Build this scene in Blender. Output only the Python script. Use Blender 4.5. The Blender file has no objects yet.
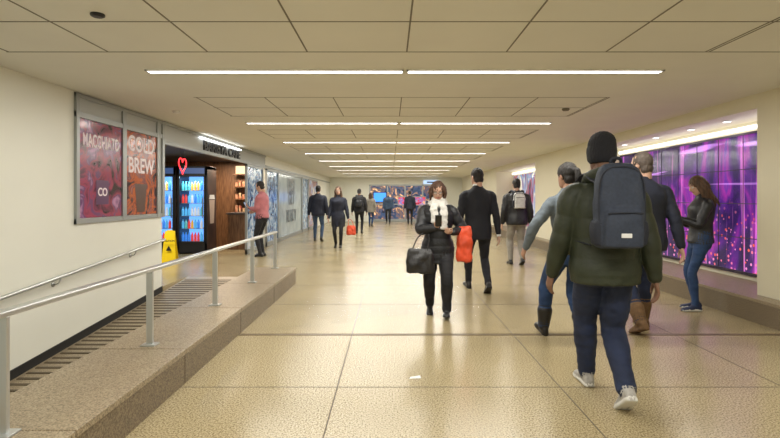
import bpy, bmesh, math, random
import numpy as np
from mathutils import Vector, Matrix, noise
from mathutils.kdtree import KDTree
random.seed(7)
S = bpy.context.scene
S.view_settings.view_transform = 'Standard'

# ------------------------------------------------------------------ materials
def mat(name, col, rough=0.6, metal=0.0, emit=None, es=0.0, var=0.0, vscale=20, bump=0.0, bscale=60, col2=None,
        coat=0.0, stretch=(1, 1, 1), sheen=0.0, spec=0.5):
    m = bpy.data.materials.new(name); m.use_nodes = True
    nt = m.node_tree; b = nt.nodes['Principled BSDF']
    b.inputs['Base Color'].default_value = (*col, 1)
    b.inputs['Roughness'].default_value = rough
    b.inputs['Metallic'].default_value = metal
    b.inputs['Specular IOR Level'].default_value = spec
    if emit:
        b.inputs['Emission Color'].default_value = (*emit, 1); b.inputs['Emission Strength'].default_value = es
    if var or bump or col2:
        tc = nt.nodes.new('ShaderNodeTexCoord'); mp = nt.nodes.new('ShaderNodeMapping')
        mp.inputs['Scale'].default_value = stretch
        nt.links.new(tc.outputs['Object'], mp.inputs[0])
    if var or col2:
        n = nt.nodes.new('ShaderNodeTexNoise'); n.inputs['Scale'].default_value = vscale; n.inputs['Detail'].default_value = 4
        nt.links.new(mp.outputs[0], n.inputs['Vector'])
        r = nt.nodes.new('ShaderNodeValToRGB')
        c2 = col2 if col2 else tuple(c * (1 - var) for c in col)
        r.color_ramp.elements[0].position = 0.35; r.color_ramp.elements[1].position = 0.65
        r.color_ramp.elements[0].color = (*c2, 1); r.color_ramp.elements[1].color = (*col, 1)
        nt.links.new(n.outputs['Fac'], r.inputs[0]); nt.links.new(r.outputs[0], b.inputs['Base Color'])
    if bump:
        n2 = nt.nodes.new('ShaderNodeTexNoise'); n2.inputs['Scale'].default_value = bscale; n2.inputs['Detail'].default_value = 3
        nt.links.new(mp.outputs[0], n2.inputs['Vector'])
        bp = nt.nodes.new('ShaderNodeBump'); bp.inputs['Strength'].default_value = bump; bp.inputs['Distance'].default_value = 0.01
        nt.links.new(n2.outputs['Fac'], bp.inputs['Height']); nt.links.new(bp.outputs[0], b.inputs['Normal'])
    return m

def granite(name, cols, rough=0.2, scale=110, patch=0.12, spec=0.5):
    m = bpy.data.materials.new(name); m.use_nodes = True
    nt = m.node_tree; b = nt.nodes['Principled BSDF']
    tc = nt.nodes.new('ShaderNodeTexCoord')
    n = nt.nodes.new('ShaderNodeTexNoise'); n.inputs['Scale'].default_value = scale; n.inputs['Detail'].default_value = 3
    nt.links.new(tc.outputs['Object'], n.inputs['Vector'])
    r = nt.nodes.new('ShaderNodeValToRGB'); e = r.color_ramp.elements
    e[0].position = 0.36; e[0].color = (*cols[0], 1); e[1].position = 0.62; e[1].color = (*cols[2], 1)
    x = e.new(0.48); x.color = (*cols[1], 1)
    nt.links.new(n.outputs['Fac'], r.inputs[0])
    n2 = nt.nodes.new('ShaderNodeTexNoise'); n2.inputs['Scale'].default_value = 1.3; n2.inputs['Detail'].default_value = 2
    nt.links.new(tc.outputs['Object'], n2.inputs['Vector'])
    mr = nt.nodes.new('ShaderNodeMapRange'); mr.inputs[3].default_value = 1 - patch; mr.inputs[4].default_value = 1 + patch
    nt.links.new(n2.outputs['Fac'], mr.inputs[0])
    mx = nt.nodes.new('ShaderNodeVectorMath'); mx.operation = 'MULTIPLY'
    nt.links.new(r.outputs[0], mx.inputs[0]); nt.links.new(mr.outputs[0], mx.inputs[1])
    nt.links.new(mx.outputs[0], b.inputs['Base Color'])
    mr2 = nt.nodes.new('ShaderNodeMapRange'); mr2.inputs[3].default_value = rough * 0.8; mr2.inputs[4].default_value = rough * 1.3
    nt.links.new(n2.outputs['Fac'], mr2.inputs[0]); nt.links.new(mr2.outputs[0], b.inputs['Roughness'])
    b.inputs['Specular IOR Level'].default_value = spec
    return m

M = {}
M['floor'] = granite('polished_granite', [(0.17, 0.130, 0.064), (0.34, 0.272, 0.150), (0.47, 0.39, 0.235)], 0.22, 90, 0.1, 0.5)
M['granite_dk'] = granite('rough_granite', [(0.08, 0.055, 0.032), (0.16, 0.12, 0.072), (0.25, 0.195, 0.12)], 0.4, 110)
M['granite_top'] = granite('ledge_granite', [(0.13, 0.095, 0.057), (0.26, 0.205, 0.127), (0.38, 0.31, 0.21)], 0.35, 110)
M['joint'] = mat('floor_joint', (0.10, 0.075, 0.045), 0.7)
M['strip'] = mat('floor_metal_strip', (0.15, 0.10, 0.06), 0.4, 0.5)
M['ceiling'] = mat('ceiling_paint', (0.80, 0.785, 0.71), 0.75, var=0.03, vscale=2)
M['cjoint'] = mat('ceiling_joint', (0.20, 0.18, 0.14), 0.8)
M['wall'] = mat('wall_cream', (0.80, 0.80, 0.715), 0.4, var=0.03, vscale=1.5)
M['wall_r'] = mat('wall_cream_right', (0.78, 0.73, 0.56), 0.5, var=0.03, vscale=1.5)
M['steel'] = mat('brushed_steel', (0.55, 0.56, 0.55), 0.3, 1.0)
M['rail'] = mat('rail_steel', (0.58, 0.60, 0.60), 0.32, 0.85)
M['alum'] = mat('aluminium_frame', (0.36, 0.38, 0.38), 0.4, 0.6)
M['panel'] = mat('grey_panel', (0.42, 0.44, 0.43), 0.45, 0.2)
M['black'] = mat('black_plastic', (0.012, 0.012, 0.014), 0.4)
M['base'] = mat('black_base_shadow', (0.01, 0.01, 0.01), 0.6)  # near-black of the base strip, shadow line painted into the colour
M['white'] = mat('white_paint', (0.8, 0.8, 0.78), 0.5)
M['lamp'] = mat('lamp_diffuser', (1, 1, 1), 0.5, emit=(1, 0.985, 0.95), es=9)
M['lampc'] = mat('lamp_cool', (1, 1, 1), 0.5, emit=(0.95, 0.97, 1), es=4)
M['cove'] = mat('cove_diffuser', (1, 1, 1), 0.5, emit=(1.0, 0.98, 0.95), es=2.0)
M['wood'] = mat('dark_wood', (0.24, 0.115, 0.05), 0.5, col2=(0.12, 0.055, 0.024), vscale=4, stretch=(8, 8, 1))
M['shopdk'] = mat('shop_dark_wall', (0.07, 0.055, 0.05), 0.6)
M['yellow'] = mat('yellow_plastic', (0.85, 0.62, 0.01), 0.4)
M['neon'] = mat('neon_red', (0.8, 0.02, 0.02), 0.4, emit=(1, 0.03, 0.04), es=3)

def link(o, parent=None):
    S.collection.objects.link(o)
    if parent: o.parent = parent
    return o
def group(name, loc=(0, 0, 0), rz=0):
    e = bpy.data.objects.new(name, None); e.empty_display_size = 0.1
    e.location = loc; e.rotation_euler = (0, 0, rz); S.collection.objects.link(e); return e
def meshobj(name, v, f, m, parent=None, smooth=False):
    me = bpy.data.meshes.new(name); me.from_pydata([tuple(a) for a in v], [], f)
    me.materials.append(m)
    if smooth:
        me.polygons.foreach_set('use_smooth', [True] * len(me.polygons))
    me.update()
    return link(bpy.data.objects.new(name, me), parent)
BF = [(0, 3, 2, 1), (4, 5, 6, 7), (0, 1, 5, 4), (1, 2, 6, 5), (2, 3, 7, 6), (3, 0, 4, 7)]
def boxv(x0, x1, y0, y1, z0, z1):
    return [(x0, y0, z0), (x1, y0, z0), (x1, y1, z0), (x0, y1, z0), (x0, y0, z1), (x1, y0, z1), (x1, y1, z1), (x0, y1, z1)]
def boxes(name, lst, m, parent=None, bev=0):
    v = []; f = []
    for b in lst:
        n = len(v); v += boxv(*b); f += [tuple(i + n for i in q) for q in BF]
    o = meshobj(name, v, f, m, parent)
    if bev:
        md = o.modifiers.new('bevel', 'BEVEL'); md.width = bev; md.segments = 2
    return o
def box(name, x0, x1, y0, y1, z0, z1, m, parent=None, bev=0):
    return boxes(name, [(x0, x1, y0, y1, z0, z1)], m, parent, bev)
def text(name, s, loc, rot, size, m, parent=None, ext=0.002, align='CENTER', sx=1.0):
    c = bpy.data.curves.new(name, 'FONT'); c.body = s; c.size = size; c.extrude = ext; c.align_x = align; c.align_y = 'CENTER'
    c.offset = size * 0.02
    c.materials.append(m); o = bpy.data.objects.new(name, c); o.location = loc; o.rotation_euler = rot; o.scale = (sx, 1, 1)
    return link(o, parent)
def area(name, loc, rot, sx, sy, power, col, parent=None):
    l = bpy.data.lights.new(name, 'AREA'); l.shape = 'RECTANGLE'; l.size = sx; l.size_y = sy; l.energy = power; l.color = col
    o = bpy.data.objects.new(name, l); o.location = loc; o.rotation_euler = rot; return link(o, parent)

# ------------------------------------------------------------------ lofting
class Src:
    def __init__(s): s.v = []; s.f = []; s.tag = []; s.t = []
    def ring(s, pts, tag, t):
        i = len(s.v); s.v += [tuple(p) for p in pts]; s.tag += [tag] * len(pts); s.t += [t] * len(pts); return i
def catmull(A, per):
    A = np.array(A, float); n = len(A)
    if n == 2:
        return np.array([A[0] + (A[1] - A[0]) * k / per for k in range(per + 1)])
    P = np.vstack([2 * A[0] - A[1], A, 2 * A[-1] - A[-2]]); out = []
    for i in range(n - 1):
        p0, p1, p2, p3 = P[i:i + 4]
        for k in range(per):
            u = k / per
            out.append(0.5 * ((2 * p1) + (-p0 + p2) * u + (2 * p0 - 5 * p1 + 4 * p2 - p3) * u * u + (-p0 + 3 * p1 - 3 * p2 + p3) * u ** 3))
    out.append(A[-1]); return np.array(out)
def lofts(src, rings, tag, ts, cap=True):
    n = len(rings[0]); idx = [src.ring(r, tag, t) for r, t in zip(rings, ts)]
    for a, b in zip(idx[:-1], idx[1:]):
        for k in range(n):
            k2 = (k + 1) % n; src.f.append((a + k, a + k2, b + k2, b + k))
    if cap:
        c0 = src.ring([np.mean(rings[0], 0)], tag, ts[0]); c1 = src.ring([np.mean(rings[-1], 0)], tag, ts[-1])
        for k in range(n):
            k2 = (k + 1) % n; src.f.append((c0, idx[0] + k2, idx[0] + k)); src.f.append((c1, idx[-1] + k, idx[-1] + k2))
def tube(src, pts, rad, tag, n=14, per=8, ref=(1, 0, 0), cap=True, dome=True):
    rad = [(r, r) if not hasattr(r, '__len__') else tuple(r) for r in rad]
    A = catmull([list(p) + list(r) for p, r in zip(pts, rad)], per)
    P = A[:, :3]; R = np.maximum(A[:, 3:5], 0.0008)
    T = np.gradient(P, axis=0); T /= (np.linalg.norm(T, axis=1)[:, None] + 1e-9)
    side = np.array(ref, float); rings = []; ts = []; L = 0
    if dome:
        st = []
        for a in (75, 45, 20):
            r = math.radians(a); st.append((math.sin(r), math.cos(r)))
    frames = []
    for i in range(len(P)):
        t = T[i]; s = side - t * side.dot(t)
        if np.linalg.norm(s) < 1e-3: s = np.cross(t, (0, 0, 1.0)) if abs(t[2]) < 0.9 else np.cross(t, (0, 1.0, 0))
        s = s / np.linalg.norm(s); side = s; b = np.cross(t, s)
        frames.append((t, s, b))
    an = np.linspace(0, 2 * math.pi, n, endpoint=False); ca = np.cos(an)[:, None]; sa = np.sin(an)[:, None]
    def mk(p, s, b, ra, rb): return p + ca * s * ra + sa * b * rb
    if dome:
        t, s, b = frames[0]; m = min(R[0])
        for (o, c) in st: rings.append(mk(P[0] - t * m * o, s, b, R[0][0] * c, R[0][1] * c)); ts.append(-m * o)
    for i in range(len(P)):
        if i: L += np.linalg.norm(P[i] - P[i - 1])
        t, s, b = frames[i]; rings.append(mk(P[i], s, b, R[i][0], R[i][1])); ts.append(L)
    if dome:
        t, s, b = frames[-1]; m = min(R[-1])
        for (o, c) in reversed(st): rings.append(mk(P[-1] + t * m * o, s, b, R[-1][0] * c, R[-1][1] * c)); ts.append(L + m * o)
    lofts(src, rings, tag, ts, cap)
def hloft(src, secs, tag, shift=None, ex=2.3, n=28, per=8):
    A = catmull(secs, per); an = np.linspace(0, 2 * math.pi, n, endpoint=False); rings = []
    for z, cx, cy, rx, ry in A:
        c = np.sign(np.cos(an)) * np.abs(np.cos(an)) ** (2 / ex); s = np.sign(np.sin(an)) * np.abs(np.sin(an)) ** (2 / ex)
        p = np.stack([cx + c * max(rx, .002), cy + s * max(ry, .002), np.full(n, z)], 1)
        if shift is not None: p = np.array([shift(q) for q in p])
        rings.append(p)
    lofts(src, rings, tag, list(A[:, 0]))
def ellip(src, c, r, tag, n=16, m=10):
    rings = []
    for i in range(1, m):
        a = math.pi * i / m
        ring = []
        for k in range(n):
            b = 2 * math.pi * k / n
            p = Vector((math.sin(a) * math.cos(b) * r[0], math.sin(a) * math.sin(b) * r[1], -math.cos(a) * r[2]))
            ring.append(tuple(p + Vector(c)))
        rings.append(np.array(ring))
    lofts(src, rings, tag, [r_[0][2] for r_ in rings])

def remesh(name, src, vox, mats, parent, smooth=2, disp=None):
    me = bpy.data.meshes.new(name + '_src'); me.from_pydata(src.v, [], src.f)
    bm = bmesh.new(); bm.from_mesh(me); bmesh.ops.recalc_face_normals(bm, faces=bm.faces); bm.to_mesh(me); bm.free()
    o = bpy.data.objects.new(name + '_src', me); S.collection.objects.link(o)
    md = o.modifiers.new('r', 'REMESH'); md.mode = 'VOXEL'; md.voxel_size = vox
    dg = bpy.context.evaluated_depsgraph_get(); ev = o.evaluated_get(dg)
    out = bpy.data.meshes.new_from_object(ev)
    bpy.data.objects.remove(o)
    bm = bmesh.new(); bm.from_mesh(out)
    for _ in range(smooth): bmesh.ops.smooth_vert(bm, verts=bm.verts, factor=0.5, use_axis_x=True, use_axis_y=True, use_axis_z=True)
    bm.normal_update()
    kd = KDTree(len(src.v))
    for i, p in enumerate(src.v): kd.insert(p, i)
    kd.balance()
    keys = list(mats.keys()); fi = []
    offs = []
    for v in bm.verts:
        near = kd.find_n(v.co, 3); i0 = near[0][1]; tg = src.tag[i0]
        d = (disp or {}).get(tg)
        if d:
            if d[0] == 'puff':
                w = 0; tt = 0
                for (_, i, ds) in near:
                    if src.tag[i] == tg:
                        k = 1 / (ds + 1e-4); w += k; tt += src.t[i] * k
                tt /= max(w, 1e-9)
                a = abs(math.sin(math.pi * tt / d[2])) ** 0.6 - 0.6
                a = a * d[1] + noise.noise(v.co * 14) * d[1] * 0.5
            else:
                q = Vector((v.co.x * d[2], v.co.y * d[2], v.co.z * d[2] * d[3]))
                a = (noise.noise(q) + 0.5 * noise.noise(q * 2.1)) * d[1]
            offs.append((v, v.normal * a))
    for v, a in offs: v.co += a
    for f in bm.faces:
        c = f.calc_center_median(); i = kd.find(c)[1]; fi.append(keys.index(src.tag[i])); f.smooth = True
    bm.to_mesh(out); bm.free(); out.name = name
    out.materials.clear()
    for k in keys: out.materials.append(mats[k])
    out.polygons.foreach_set('material_index', fi); out.update()
    return link(bpy.data.objects.new(name, out), parent)
def rawobj(name, src, m, parent, smooth=True):
    o = meshobj(name, src.v, src.f, m, parent, smooth)
    bm = bmesh.new(); bm.from_mesh(o.data); bmesh.ops.recalc_face_normals(bm, faces=bm.faces); bm.to_mesh(o.data); bm.free()
    return o

# ------------------------------------------------------------------ people
def ik(a, t, l1, l2, pole):
    a = np.array(a, float); t = np.array(t, float); d = t - a; D = np.linalg.norm(d); mx = (l1 + l2) * 0.995
    if D > mx: t = a + d / D * mx; d = t - a; D = mx
    x = (l1 * l1 - l2 * l2 + D * D) / (2 * D); h = math.sqrt(max(l1 * l1 - x * x, 0)); u = d / D
    p = np.array(pole, float); p = p - u * p.dot(u); p /= (np.linalg.norm(p) + 1e-9)
    return a + u * x + p * h, t

def build_hand(name, wrist, fdir, pn, right, curl, m, parent, s=1.0, vox=0.004, thumb_in=0.3):
    f = Vector(fdir).normalized(); nrm = Vector(pn); nrm = (nrm - f * nrm.dot(f)).normalized()
    side = f.cross(nrm)
    if not right: side = -side
    w = Vector(wrist); src = Src()
    def P(a, b, c): return tuple(w + (f * a + side * b + nrm * c) * s)
    tube(src, [P(-.03, 0, 0), P(0, 0, 0), P(.03, .002, 0), P(.06, 0, 0), P(.088, -.002, 0)],
         [(.024 * s, .019 * s), (.026 * s, .018 * s), (.035 * s, .016 * s), (.040 * s, .014 * s), (.037 * s, .011 * s)], 'skin', ref=tuple(side), n=16)
    for j, (b, L) in enumerate([(.031, .072), (.0105, .080), (-.0105, .074), (-.031, .058)]):
        pts = []; a = .078; c = 0; ang = curl * 0.35; pts.append(P(a, b * .95, c)); seg = [.45, .32, .23]
        for k in range(3):
            ang += curl * (0.55 if k else 0.5)
            a += math.cos(ang) * L * seg[k]; c += math.sin(ang) * L * seg[k]; pts.append(P(a, b * (1.04), c))
        tube(src, pts, [.0092 * s, .0088 * s, .008 * s, .0066 * s], 'skin', n=10, per=4)
    tube(src, [P(.018, .022, .004), P(.042, .046, .010), P(.066, .056 - thumb_in * .02, .018 + thumb_in * .01), P(.088, .055 - thumb_in * .05, .024 + thumb_in * .02)],
         [.014 * s, .012 * s, .010 * s, .0075 * s], 'skin', n=10, per=4)
    return remesh(name, src, vox, {'skin': m}, parent, smooth=1)

def person(name, x, y, th, H, feet, hands, top, pants, shoe, skin, hair_m, fem=False, hair='short', lean=0.03, tilt=0.05, turn=0.0,
           hem=0.80, puff=0.0, puffer=None, sole=None, drop=0.0, vox=0.010, legs=1.0, boot=0.0, shirt=None, hw=1.0, jeans_w=1.0, hip_shift=(0, 0), aw=1.0):
    s = H / 1.75; root = group(name, (x, y, 0), -math.radians(th))
    sh = 0.160 if fem else 0.183; hipw = 0.088
    src = Src(); extra = Src()
    hx, hy = hip_shift
    hipz = 0.91 - drop
    def shift(q):
        dz = q[2] - 0.92
        return (q[0], q[1] + (math.tan(lean) * max(dz, -0.3)), q[2] - drop)
    def sp(p): return np.array(shift(p))
    k = 0.9 if fem else 1.0; p = puff
    secs = [(hem, 0, 0, (.168 + p) * k * hw * (1.06 if fem else 1), (.128 + p) * hw)]
    if hem < .86: secs.append((0.90, 0, -.005, (.176 + p) * k * hw * (1.08 if fem else 1), (.13 + p) * hw))
    secs += [(1.06, 0, 0, ((.150 if fem else .164) + p) * k * hw * (.95 if fem else 1), (.110 + p) * hw), (1.20, 0, .005, (.17 + p) * k * hw, (.12 + p) * hw),
             (1.32, 0, .005, (.188 + p * .8) * k, (.125 + p) * (1.04 if fem else 1)), (1.39, 0, -.003, (.184 + p * .5) * k, .105 + p * .6),
             (1.435, 0, -.008, (.150 + p * .4) * k, .084 + p * .5), (1.468, 0, -.008, .098 + p * .2, .071 + p * .35), (1.50, 0, -.002, .066, .063)]
    hloft(src, secs, 'top', shift)
    hloft(src, [(0.80, 0, 0, .13 * (1.06 if fem else 1), .105), (0.9, 0, -.008, .162 * (1.02 if fem else 1), .122), (1.02, 0, 0, .145 * k, .10)], 'pants', shift)
    nb = sp((0, -.002, 1.47)); nt = sp((0, .018, 1.585))
    tube(src, [nb, nt], [.056 if not fem else .048, .052 if not fem else .044], 'neck', n=16)
    tube(src, [sp((0, -.004, 1.46)), sp((0, 0, 1.515))], [(.078, .074), (.068, .066)], 'collar', n=18, dome=False)
    J = {}
    for sd, hd in zip((-1, 1), hands):
        shd = sp((sd * (sh + p * .35), -0.005, 1.378 - p * .25)); inn = sp((sd * .085, 0, 1.405 - p * .2))
        el, wr = ik(shd, np.array([hd['w'][0], hd['w'][1], hd['w'][2] - drop]), .275, .25, hd.get('pole', (sd * .35, -1, -.2)))
        a = (0.88 if fem else 1.0) * aw; q = p * .55
        tube(src, [inn, shd, (shd * .55 + el * .45), el, (el * .5 + wr * .5), wr],
             [.052 * a + q * .4, .059 * a + q * .9, .055 * a + q, .048 * a + q, .044 * a + q * .9, .034 * a + q * .5], 'sleeve', n=18, per=7)
        J['wrR' if sd > 0 else 'wrL'] = wr; J['elR' if sd > 0 else 'elL'] = el
        fd = hd.get('dir'); fd = Vector(fd) if fd else Vector(wr - el).normalized()
        fd = fd.normalized()
        pn = hd.get('pn', (-sd, 0.2, 0))
        build_hand('hand_right' if sd > 0 else 'hand_left', Vector(wr) * s + fd * 0.02, fd, pn, sd > 0, hd.get('curl', 0.45), skin, root, s=s * (0.88 if fem else 1.0), vox=0.0042 if vox < .011 else .005)
        if shirt:
            wv = Vector(wr) * s; tube(extra, [wv - fd * .02, wv + fd * .045], [.035 * a, .032 * a], 'shirt', n=16, dome=False)
    for sd, ft in zip((-1, 1), feet):
        fx, fy, pit, yaw, lift = ft; pv = Vector((0, .13, 0)) if pit > 0 else Vector((0, -.07, 0))
        Mf = Matrix.Translation((fx, fy, lift)) @ Matrix.Rotation(-math.radians(yaw), 4, 'Z') @ Matrix.Translation(pv) @ Matrix.Rotation(-math.radians(pit), 4, 'X') @ Matrix.Translation(-pv)
        ank = np.array(Mf @ Vector((0, 0, .095)))
        hip = np.array([sd * hipw + hx, hy, hipz]); kn, an = ik(hip, ank, .425, .415, (sd * .08, 1, 0))
        if np.linalg.norm(an - ank) > .002: Mf = Matrix.Translation(Vector(an - ank)) @ Mf
        g = legs * (0.94 if fem else 1.0); w = jeans_w
        tube(src, [hip + (0, 0, .04), hip * .72 + kn * .28, hip * .4 + kn * .6, kn, kn * .68 + an * .32, kn * .3 + an * .7, an + (0, 0, .0)],
             [.098 * g, .092 * g, .074 * g * w, .060 * g * w, .061 * g * w, .050 * g * w, .046 * g * w], 'pants', n=18, per=6)
        if boot:
            d = (kn - an) / np.linalg.norm(kn - an)
            tube(src, [an - d * .02, an + d * boot * .5, an + d * boot], [.052 * g, .058 * g * w, .066 * g * w], 'shoe', n=18)
        prof = [(-.085, .018, .045), (-.07, .033, .075), (-.03, .038, .105), (.02, .038, .10), (.07, .044, .070), (.12, .049, .055), (.165, .043, .047), (.195, .022, .034)]
        A = catmull(prof, 4); rings = []; srg = []; ag = np.linspace(0, 2 * math.pi, 16, endpoint=False)
        sc = .92 if fem else 1.0
        for (yy, hwid, hh) in A:
            c = np.sign(np.cos(ag)) * np.abs(np.cos(ag)) ** .8; z = np.sign(np.sin(ag)) * np.abs(np.sin(ag)) ** .8
            rings.append(np.array([tuple(Mf @ Vector((c[i] * hwid * .96 * sc, yy * sc, .012 + (hh - .012) * .5 * (1 + z[i])))) for i in range(16)]))
            c2 = np.sign(np.cos(ag)) * np.abs(np.cos(ag)) ** .4; z2 = np.sign(np.sin(ag)) * np.abs(np.sin(ag)) ** .4
            srg.append(np.array([tuple(Mf @ Vector((c2[i] * hwid * 1.08 * sc, yy * sc * 1.03, .013 + .013 * z2[i]))) for i in range(16)]))
        lofts(src, rings, 'shoe', [0] * len(rings)); lofts(src, srg, 'sole', [0] * len(srg))
    src.v = [tuple(np.array(q) * s) for q in src.v]
    mats = {'top': top, 'sleeve': top, 'pants': pants, 'neck': skin, 'collar': top, 'shoe': shoe, 'sole': sole or shoe}
    disp = {'pants': ('cloth', .0055 * s, 8, 2.4), 'top': ('cloth', .007 * s, 8, .8), 'sleeve': ('cloth', .006 * s, 12, 1.6)}
    if puffer: disp['top'] = ('puff', puffer[0], puffer[1] * s); disp['sleeve'] = ('puff', puffer[0] * .8, puffer[1] * s)
    remesh('body', src, vox, mats, root, smooth=3, disp=disp)
    if shirt:
        tube(extra, [sp((0, .003, 1.49)) * s, sp((0, .006, 1.532)) * s], [(.070 * s, .069 * s), (.064 * s, .063 * s)], 'shirt', n=20, dome=False)
        rawobj('shirt_collar_and_cuffs', extra, shirt, root)
    hp = Vector(sp((0, .01, 1.555)))
    Mh = Matrix.Translation(hp * s) @ Matrix.Rotation(-turn, 4, 'Z') @ Matrix.Rotation(-tilt, 4, 'X') @ Matrix.Scale(s, 4) @ Matrix.Translation((0, .012, .075))
    hs = Src()
    hsec = [(-.113, 0, .048, .022, .022), (-.10, 0, .040, .041, .044), (-.075, 0, .026, .053, .066), (-.04, 0, .010, .063, .083), (0, 0, 0, .070, .093), (.04, 0, -.006, .075, .098),
            (.08, 0, -.010, .068, .088), (.105, 0, -.012, .048, .064), (.12, 0, -.012, .018, .026)]
    hloft(hs, hsec, 'skin', ex=2.15, n=26, per=5)
    tube(hs, [(0, .086, .022), (0, .100, 0), (0, .108, -.020), (0, .098, -.030)], [.008, .010, .014, .011], 'skin', n=10, per=4)
    tube(hs, [(-.05, .072, .028), (-.025, .086, .034), (0, .087, .028), (.025, .086, .034), (.05, .072, .028)], [.007, .008, .007, .008, .007], 'skin', n=8, per=3)
    tube(hs, [(-.024, .083, -.056), (0, .093, -.054), (.024, .083, -.056)], [.004, .0075, .004], 'lip', n=8, per=4)
    tube(hs, [(0, -.05, -.12), (0, -.045, -.05)], [.045, .05], 'skin', n=14)
    for e in (-1, 1):
        ellip(hs, (e * .073, -.006, -.006), (.011, .020, .031), 'skin')
        ellip(hs, (e * .031, .078, .010), (.014, .012, .009), 'eye'); ellip(hs, (e * .031, .087, .010), (.006, .005, .006), 'iris')
        tube(hs, [(e * .014, .094, .034), (e * .032, .089, .038), (e * .05, .076, .033)], [.003, .0045, .003], 'brow', n=6, per=3)
    hs.v = [tuple(Mh @ Vector(q)) for q in hs.v]
    remesh('head', hs, .0048 if vox < .011 else .007, {'skin': skin, 'lip': M['lip'], 'eye': M['eye'], 'iris': M['iris'], 'brow': hair_m}, root, smooth=1)
    hr = Src()
    if hair == 'beanie':
        hloft(hr, [(-.045, 0, -.022, .074, .086), (-.02, 0, -.014, .086, .104), (.03, 0, -.010, .090, .112), (.06, 0, -.010, .088, .110)], 'hair', ex=2.1, per=5)
        hloft(hr, [(.03, 0, -.012, .083, .104), (.09, 0, -.018, .084, .104), (.13, 0, -.022, .068, .084), (.155, 0, -.024, .040, .05), (.163, 0, -.024, .012, .016)], 'hair', ex=2.1, per=5)
    elif hair == 'short':
        ellip(hr, (0, -.014, .036), (.081, .101, .098), 'hair', n=22, m=16)
        ellip(hr, (0, -.050, -.030), (.068, .056, .068), 'hair', n=18, m=12)
    else:
        ellip(hr, (0, -.012, .034), (.086, .103, .101), 'hair', n=22, m=16)
        L = {'long': .34, 'bob': .15, 'pony': .0}[hair]
        if L:
            N = 17
            for i in range(N):
                a = math.radians(-118 + 236 * i / (N - 1)) ; dx = math.sin(a); dy = -math.cos(a)
                ph = random.random() * 6
                pts = [(dx * .055, -.012 + dy * .065, .085)]
                for j in range(1, 6):
                    u = j / 5; wv = math.sin(u * 7 + ph) * .006 * (1 + u)
                    pts.append((dx * (.078 + .018 * math.sin(u * 3)) + wv, -.012 + dy * (.092 + .02 * u) + wv, .06 - u * (L + .06 + random.uniform(-.03, .02))))
                tube(hr, pts, [.02, .021, .02, .019, .016, .006], 'hair', n=8, per=4)
        else:
            ellip(hr, (0, -.055, -.028), (.070, .056, .066), 'hair', n=18, m=12)
            tube(hr, [(0, -.10, .05), (0, -.14, .04), (0, -.155, -.02), (0, -.14, -.10), (0, -.13, -.16)], [.022, .028, .03, .024, .008], 'hair')
    hr.v = [tuple(Mh @ Vector(q)) for q in hr.v]
    remesh('knit_hat' if hair == 'beanie' else 'hair', hr, .006 if vox < .011 else .008, {'hair': hair_m}, root, smooth=1,
           disp={'hair': ('cloth', .005, 60, .35)} if hair != 'beanie' else {'hair': ('cloth', .003, 70, .3)})
    Mw = Matrix.Translation((x, y, 0)) @ Matrix.Rotation(-math.radians(th), 4, 'Z')
    return dict(root=root, M=Mw, s=s, J=J, Mh=Mh, sp=sp)

M['lip'] = mat('lips', (0.42, 0.15, 0.12), 0.5)
M['eye'] = mat('eye_white', (0.6, 0.57, 0.53), 0.3)
M['iris'] = mat('iris_dark', (0.03, 0.02, 0.015), 0.2)
skinA = mat('skin_light', (0.52, 0.315, 0.225), 0.5, var=0.06, vscale=30)
skinB = mat('skin_tan', (0.40, 0.22, 0.145), 0.5, var=0.06, vscale=30)
skinC = mat('skin_brown', (0.20, 0.10, 0.06), 0.5, var=0.06, vscale=30)
hairBk = mat('hair_black', (0.012, 0.009, 0.008), 0.65, bump=.5, bscale=90, stretch=(1, 1, .15))
hairBr = mat('hair_brown', (0.10, 0.05, 0.025), 0.6, var=.5, vscale=60, bump=.5, bscale=90, stretch=(1, 1, .15))
hairAu = mat('hair_auburn', (0.085, 0.036, 0.018), 0.6, var=.5, vscale=60, bump=.5, bscale=90, stretch=(1, 1, .15))
hairGr = mat('hair_grey_brown', (0.10, 0.075, 0.06), 0.7, var=.3, vscale=60)
knit = mat('black_knit', (0.010, 0.010, 0.014), 0.9, bump=.8, bscale=160, stretch=(1, 1, .3))
green = mat('olive_nylon', (0.024, 0.031, 0.014), 0.6, var=.3, vscale=7, bump=.3, bscale=40)
blkny = mat('black_nylon', (0.010, 0.011, 0.015), 0.45, var=.3, vscale=8, bump=.3, bscale=45)
navy = mat('navy_cloth', (0.013, 0.017, 0.036), 0.75, var=.3, vscale=8, bump=.2, bscale=120)
suit = mat('dark_wool', (0.008, 0.009, 0.016), 0.8, var=.3, vscale=8)
greyk = mat('grey_blue_knit', (0.14, 0.17, 0.20), 0.85, var=.2, vscale=10, bump=.3, bscale=140)
denim = mat('dark_denim', (0.013, 0.023, 0.065), 0.8, var=.35, vscale=9, bump=.2, bscale=200)
denimb = mat('blue_denim', (0.022, 0.058, 0.16), 0.8, var=.35, vscale=9, bump=.2, bscale=200)
denimm = mat('mid_denim', (0.05, 0.09, 0.17), 0.8, var=.35, vscale=9, bump=.2, bscale=200)
blkcl = mat('black_cloth', (0.010, 0.010, 0.013), 0.8, var=.2, vscale=9)
khaki = mat('grey_trousers', (0.30, 0.28, 0.24), 0.8, var=.2, vscale=9)
pink = mat('pink_cotton', (0.47, 0.16, 0.18), 0.8, var=.2, vscale=9)
wshoe = mat('pale_shoe', (0.42, 0.40, 0.37), 0.6, var=.3, vscale=30)
wsole = mat('white_rubber', (0.65, 0.64, 0.6), 0.6)
bkshoe = mat('black_leather', (0.012, 0.011, 0.011), 0.35)
brboot = mat('brown_suede', (0.18, 0.10, 0.045), 0.8, var=.3, vscale=30)
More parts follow.
